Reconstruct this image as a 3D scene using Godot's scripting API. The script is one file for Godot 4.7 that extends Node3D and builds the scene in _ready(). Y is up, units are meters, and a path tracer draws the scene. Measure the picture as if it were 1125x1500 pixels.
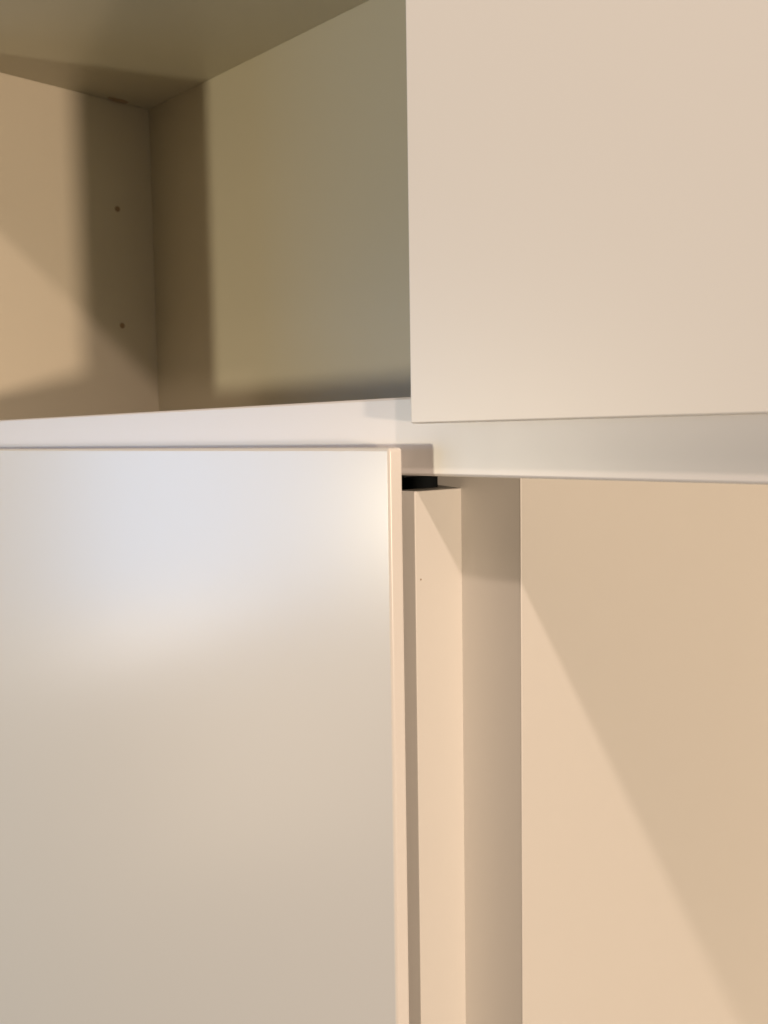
extends Node3D
# Close-up of white lacquered built-in cabinets. The camera stands at the origin, at eye level;
# x runs along the cabinet fronts, z comes out of them. The long board's front face lies at z = -0.55.

const FRONT := -0.55
var lacquer: StandardMaterial3D
var board_lacquer: StandardMaterial3D
var niche_lacquer: StandardMaterial3D
var inner_shade_lacquer: StandardMaterial3D
var gloss_lacquer: StandardMaterial3D
var inner_lit_lacquer: StandardMaterial3D
var inner_dim_lacquer: StandardMaterial3D
var satin_lacquer: StandardMaterial3D
var inside_shade: StandardMaterial3D
var smudges: NoiseTexture2D
var hole_dark: StandardMaterial3D


func _ready() -> void:
	make_camera_and_light()
	make_materials()
	make_shelf_board()
	make_upper_cabinet()
	make_lower_cabinet()
	make_open_cabinet()


func lin(r: float, g: float, b: float) -> Color:
	return Color(r, g, b).linear_to_srgb()


func make_camera_and_light() -> void:
	var cam := Camera3D.new()
	cam.name = "camera"
	cam.fov = 56.32
	cam.near = 0.02
	cam.far = 60.0
	var lens := CameraAttributesPhysical.new()
	lens.frustum_focal_length = 22.42
	lens.frustum_focus_distance = 0.85
	lens.exposure_aperture = 8.0
	lens.frustum_near = 0.02
	lens.frustum_far = 60.0
	cam.attributes = lens
	cam.rotation_order = EULER_ORDER_YXZ
	cam.rotation_degrees = Vector3(-4.49, 46.21, -0.87)
	add_child(cam)
	cam.current = true

	var env := Environment.new()
	env.background_mode = Environment.BG_COLOR
	env.background_color = lin(0.03, 0.024, 0.017)
	env.tonemap_mode = Environment.TONE_MAPPER_LINEAR
	env.tonemap_exposure = 1.0
	env.sdfgi_enabled = true
	env.ssao_enabled = true
	env.ssil_enabled = true
	var we := WorldEnvironment.new()
	we.name = "environment"
	we.environment = env
	add_child(we)

	# a lamp low on the left of the room, one low on the far right, a ceiling lamp high on the right
	lamp("left_lamp", Vector3(-3.27, -0.37, 2.87), Vector3(1.0, 0.88, 0.65), 6.6, 0.13)
	lamp("right_lamp", Vector3(8.0, -0.72, 2.2), Vector3(1.0, 0.76, 0.56), 54.0, 0.2)
	lamp("ceiling_lamp", Vector3(1.62, 1.79, 0.75), Vector3(1.0, 0.76, 0.62), 3.4, 0.05)
	# the window on the left, whose cool light the lacquer mirrors softly
	var win := AreaLight3D.new()
	win.name = "window_light"
	win.area_size = Vector2(1.8, 1.5)
	win.area_normalize_energy = true
	win.light_energy = 4.9
	win.light_color = lin(0.34, 0.61, 1.0)
	win.shadow_enabled = true
	add_child(win)
	win.look_at_from_position(Vector3(-4.8, -0.25, 2.35), Vector3(-0.7, -0.1, -0.5))

	# unseen panels added for a reflected streak and a warm low fill
	area_light("streak_light", Vector3(-5.02, -1.18, 1.56), Vector3(-4.42, -0.93, 2.12), 0.22, 0.42, Vector3(1.0, 0.96, 0.94))
	area_light("warm_fill", Vector3(-4.55, -1.75, 1.75), Vector3(-3.75, -1.75, 2.85), 1.1, 0.7, Vector3(1.0, 0.80, 0.58))
	# fill panel added for ceiling bounce, above and in front of the doors
	var over := AreaLight3D.new()
	over.name = "overhead_fill"
	over.area_size = Vector2(3.0, 1.4)
	over.area_normalize_energy = true
	over.light_energy = 2.1
	over.light_color = lin(1.0, 0.80, 0.64)
	over.shadow_enabled = true
	add_child(over)
	over.look_at_from_position(Vector3(-0.5, 2.3, 0.85), Vector3(-0.5, 0.0, -0.2))


# A glowing rectangle between two points, turned towards the doors.
func area_light(called: String, from: Vector3, to: Vector3, tall: float, energy: float, c: Vector3) -> void:
	var l := AreaLight3D.new()
	l.name = called
	l.area_size = Vector2(from.distance_to(to), tall)
	l.area_normalize_energy = true
	l.light_energy = energy
	l.light_color = lin(c.x, c.y, c.z)
	l.shadow_enabled = true
	var mid := (from + to) * 0.5
	var back := (mid - Vector3(-0.8, -0.15, -0.52)).normalized()
	var right := (to - from).normalized()
	right = (right - back * right.dot(back)).normalized()
	l.transform = Transform3D(Basis(right, back.cross(right), back), mid)
	add_child(l)


func lamp(called: String, at: Vector3, c: Vector3, energy: float, size: float) -> void:
	var l := OmniLight3D.new()
	l.name = called
	l.position = at
	l.light_color = lin(c.x, c.y, c.z)
	l.light_energy = energy
	l.light_size = size
	l.omni_range = 20.0
	l.omni_attenuation = 2.0
	l.shadow_enabled = true
	add_child(l)


func make_materials() -> void:
	var n := FastNoiseLite.new()
	n.seed = 7
	n.frequency = 0.02
	n.fractal_octaves = 3
	var bumps := NoiseTexture2D.new()
	bumps.width = 512
	bumps.height = 512
	bumps.seamless = true
	bumps.as_normal_map = true
	bumps.bump_strength = 1.2
	bumps.noise = n
	var patches := FastNoiseLite.new()
	patches.seed = 11
	patches.frequency = 0.006
	patches.fractal_octaves = 4
	smudges = NoiseTexture2D.new()
	smudges.width = 512
	smudges.height = 512
	smudges.seamless = true
	smudges.noise = patches
	var ramp := Gradient.new()
	ramp.set_color(0, Color(0.95, 0.95, 0.95))
	ramp.set_color(1, Color(1, 1, 1))
	smudges.color_ramp = ramp
	lacquer = paint(Color(0.81, 0.785, 0.745), 0.27, bumps)
	satin_lacquer = paint(Color(0.82, 0.79, 0.745), 0.40, bumps)
	board_lacquer = paint(Color(0.785, 0.757, 0.742), 0.37, bumps)
	niche_lacquer = paint(Color(0.75, 0.73, 0.68), 0.38, bumps)
	gloss_lacquer = paint(Color(0.80, 0.785, 0.755), 0.14, bumps)
	inner_shade_lacquer = paint(Color(0.545, 0.495, 0.365), 0.42, bumps)  # beige lining, its colour lowered to carry the compartment's shade
	inner_lit_lacquer = paint(Color(0.63, 0.575, 0.46), 0.42, bumps)  # same lining, painted lighter where the right lamp falls
	inner_dim_lacquer = paint(Color(0.47, 0.435, 0.32), 0.42, bumps)  # same lining, painted darkest for the dim compartment ceiling
	inside_shade = StandardMaterial3D.new()
	inside_shade.albedo_color = lin(0.012, 0.012, 0.014)  # near black stands in for shade inside the cabinet
	inside_shade.roughness = 0.9
	hole_dark = StandardMaterial3D.new()
	hole_dark.albedo_color = lin(0.32, 0.23, 0.14)
	hole_dark.roughness = 0.7


func paint(c: Color, rough: float, bumps: Texture2D) -> StandardMaterial3D:
	var m := StandardMaterial3D.new()
	m.albedo_color = lin(c.r, c.g, c.b)
	m.roughness = rough
	m.metallic_specular = 0.5
	m.roughness_texture = smudges
	m.normal_enabled = true
	m.normal_texture = bumps
	m.normal_scale = 0.03
	m.uv1_triplanar = true
	m.uv1_scale = Vector3(6, 6, 6)
	return m


func thing(called: String, label: String, category: String, at: Vector3) -> Node3D:
	var o := Node3D.new()
	o.name = called
	o.position = at
	o.set_meta("label", label)
	o.set_meta("category", category)
	add_child(o)
	return o


func numbered(called: String, parent: Node) -> String:
	var n := 0
	var free := called
	while parent.has_node(NodePath(free)):
		n += 1
		free = "%s_%03d" % [called, n]
	return free


# A board with rounded edges between two corners given in world coordinates, as a child of a thing.
func board(called: String, parent: Node3D, lo: Vector3, hi: Vector3, r: float, mat: Material) -> MeshInstance3D:
	var o := MeshInstance3D.new()
	o.name = numbered(called, parent)
	var base := parent.position
	if parent.get_parent() != self:
		base += (parent.get_parent() as Node3D).position
	var mid := (lo + hi) * 0.5
	o.mesh = rounded_box((hi - lo) * 0.5, r)
	o.material_override = mat
	o.position = mid - base
	parent.add_child(o, true)
	return o


func rounded_box(h: Vector3, r: float) -> ArrayMesh:
	var st := SurfaceTool.new()
	st.begin(Mesh.PRIMITIVE_TRIANGLES)
	var steps := 4
	for axis in 3:
		var a := (axis + 1) % 3
		var b := (axis + 2) % 3
		var us := stops(h[a], r, steps)
		var vs := stops(h[b], r, steps)
		for side in [-1.0, 1.0]:
			for i in us.size() - 1:
				for j in vs.size() - 1:
					var q: Array[Vector3] = []
					for c in [[0, 0], [1, 0], [1, 1], [0, 1]]:
						var p := Vector3.ZERO
						p[axis] = h[axis] * side
						p[a] = us[i + c[0]]
						p[b] = vs[j + c[1]]
						q.append(p)
					var order := [0, 2, 1, 0, 3, 2] if side > 0 else [0, 1, 2, 0, 2, 3]
					for k in order:
						var p: Vector3 = q[k]
						var inner := p.clamp(-h + Vector3.ONE * r, h - Vector3.ONE * r)
						var n := (p - inner).normalized()
						st.set_normal(n)
						st.add_vertex(inner + n * r)
	return st.commit()


func stops(h: float, r: float, steps: int) -> Array[float]:
	var s: Array[float] = []
	for k in steps + 1:
		s.append(-h + r - r * tan((1.0 - float(k) / steps) * PI / 4.0))
	for k in steps + 1:
		s.append(h - r + r * tan(float(k) / steps * PI / 4.0))
	return s


# A shallow round hole: a dark disc with a thin rim, its axis along x.
func drilled_hole(called: String, parent: Node3D, at: Vector3, radius: float) -> void:
	var o := MeshInstance3D.new()
	o.name = numbered(called, parent)
	var c := CylinderMesh.new()
	c.top_radius = radius * 0.9
	c.bottom_radius = radius
	c.height = 0.002
	c.radial_segments = 24
	o.mesh = c
	o.material_override = hole_dark
	o.rotation_degrees = Vector3(0, 0, -90)
	o.position = at - parent.position - (parent.get_parent() as Node3D).position
	parent.add_child(o, true)


func make_shelf_board() -> void:
	var t := thing("shelf_board", "thick white horizontal board running between the upper and lower cabinets", "shelf", Vector3(-0.8, -0.0313, -0.86))
	board("board", t, Vector3(-2.06, -0.0313, -1.21), Vector3(1.66, 0.0317, FRONT), 0.0023, board_lacquer)
	board("under_reflector", t, Vector3(-0.56, -0.0317, -1.17), Vector3(1.59, -0.0306, FRONT - 0.006), 0.0004, gloss_lacquer)  # added thin facing, glossier so it throws lamp light onto the niche wall


func make_upper_cabinet() -> void:
	var t := thing("upper_cabinet", "white upper cabinet with an open compartment left of its flat door", "cabinet", Vector3(-0.8, 0.0322, -0.86))
	board("back_panel", t, Vector3(-1.9834, 0.0319, -1.196), Vector3(1.6, 0.7517, -1.1777), 0.0005, inner_shade_lacquer)
	var side := board("side_panel", t, Vector3(-2.0034, 0.0319, -1.196), Vector3(-1.9834, 0.7517, FRONT - 0.001), 0.001, inner_lit_lacquer)
	var top := board("top_panel", t, Vector3(-2.06, 0.7518, -1.2), Vector3(1.6, 0.79, -0.45), 0.001, inner_dim_lacquer)
	board("divider_panel", t, Vector3(-0.47, 0.0319, -1.177), Vector3(-0.452, 0.7516, FRONT - 0.001), 0.001, inner_shade_lacquer)
	board("door", t, Vector3(-0.516, 0.0098, FRONT + 0.008), Vector3(0.2, 0.7505, FRONT + 0.026), 0.0015, satin_lacquer)
	var slot := MeshInstance3D.new()
	slot.name = "bracket_slot"
	var oval := SphereMesh.new()
	oval.radius = 0.5
	oval.height = 1.0
	slot.mesh = oval
	slot.material_override = hole_dark
	slot.scale = Vector3(0.018, 0.008, 0.05)
	slot.position = Vector3(-1.972, 0.7515, -1.095) - t.position - top.position
	top.add_child(slot, true)
	drilled_hole("screw_hole", side, Vector3(-1.9834, 0.517, -1.090), 0.0066)
	drilled_hole("screw_hole", side, Vector3(-1.9834, 0.2593, -1.0915), 0.0066)


func make_lower_cabinet() -> void:
	var t := thing("lower_cabinet", "white lower cabinet with a closed glossy door standing proud, left of the narrow post", "cabinet", Vector3(-1.0, -1.35, -0.86))
	board("door", t, Vector3(-1.45, -1.3, FRONT + 0.013), Vector3(-0.5375, -0.0085, FRONT + 0.028), 0.0030, lacquer)
	var post := board("post", t, Vector3(-0.5732, -1.35, -0.6156), Vector3(-0.5456, -0.0448, FRONT - 0.008), 0.0009, niche_lacquer)
	drilled_hole("pin_hole", post, Vector3(-0.5463, -0.118, -0.564), 0.0008)
	# panels inside behind the door, their shade painted near black
	board("inner_back", t, Vector3(-1.5, -1.35, -1.2), Vector3(-0.5734, -0.0318, -1.19), 0.001, inside_shade)
	board("inner_side", t, Vector3(-0.5832, -1.35, -1.189), Vector3(-0.5734, -0.0453, -0.617), 0.001, inside_shade)
	board("inner_top", t, Vector3(-1.5, -0.0345, -1.189), Vector3(-0.5740, -0.0318, -0.575), 0.001, inside_shade)
	board("inner_wall", t, Vector3(-1.5, -1.35, -1.189), Vector3(-1.48, -0.0348, -0.56), 0.001, inside_shade)


func make_open_cabinet() -> void:
	var t := thing("open_cabinet", "open white cabinet under the board, right of the post, its inner side wall in view", "cabinet", Vector3(0.4, -1.35, -0.86))
	board("filler_strip", t, Vector3(-0.5731, -1.35, -0.632), Vector3(-0.4824, -0.0318, -0.6150), 0.0003, niche_lacquer)
	board("side_panel", t, Vector3(-0.4834, -1.35, -1.178), Vector3(-0.481, -0.0319, -0.6148), 0.0016, niche_lacquer)
	board("back_panel", t, Vector3(-0.5, -1.35, -1.198), Vector3(1.62, -0.0319, -1.1785), 0.0008, niche_lacquer)
	board("side_panel", t, Vector3(1.6, -1.35, -1.178), Vector3(1.62, -0.0319, FRONT - 0.002), 0.0008, niche_lacquer)
	board("bottom_panel", t, Vector3(-0.48, -1.35, -1.178), Vector3(1.5995, -1.32, FRONT - 0.002), 0.0008, niche_lacquer)
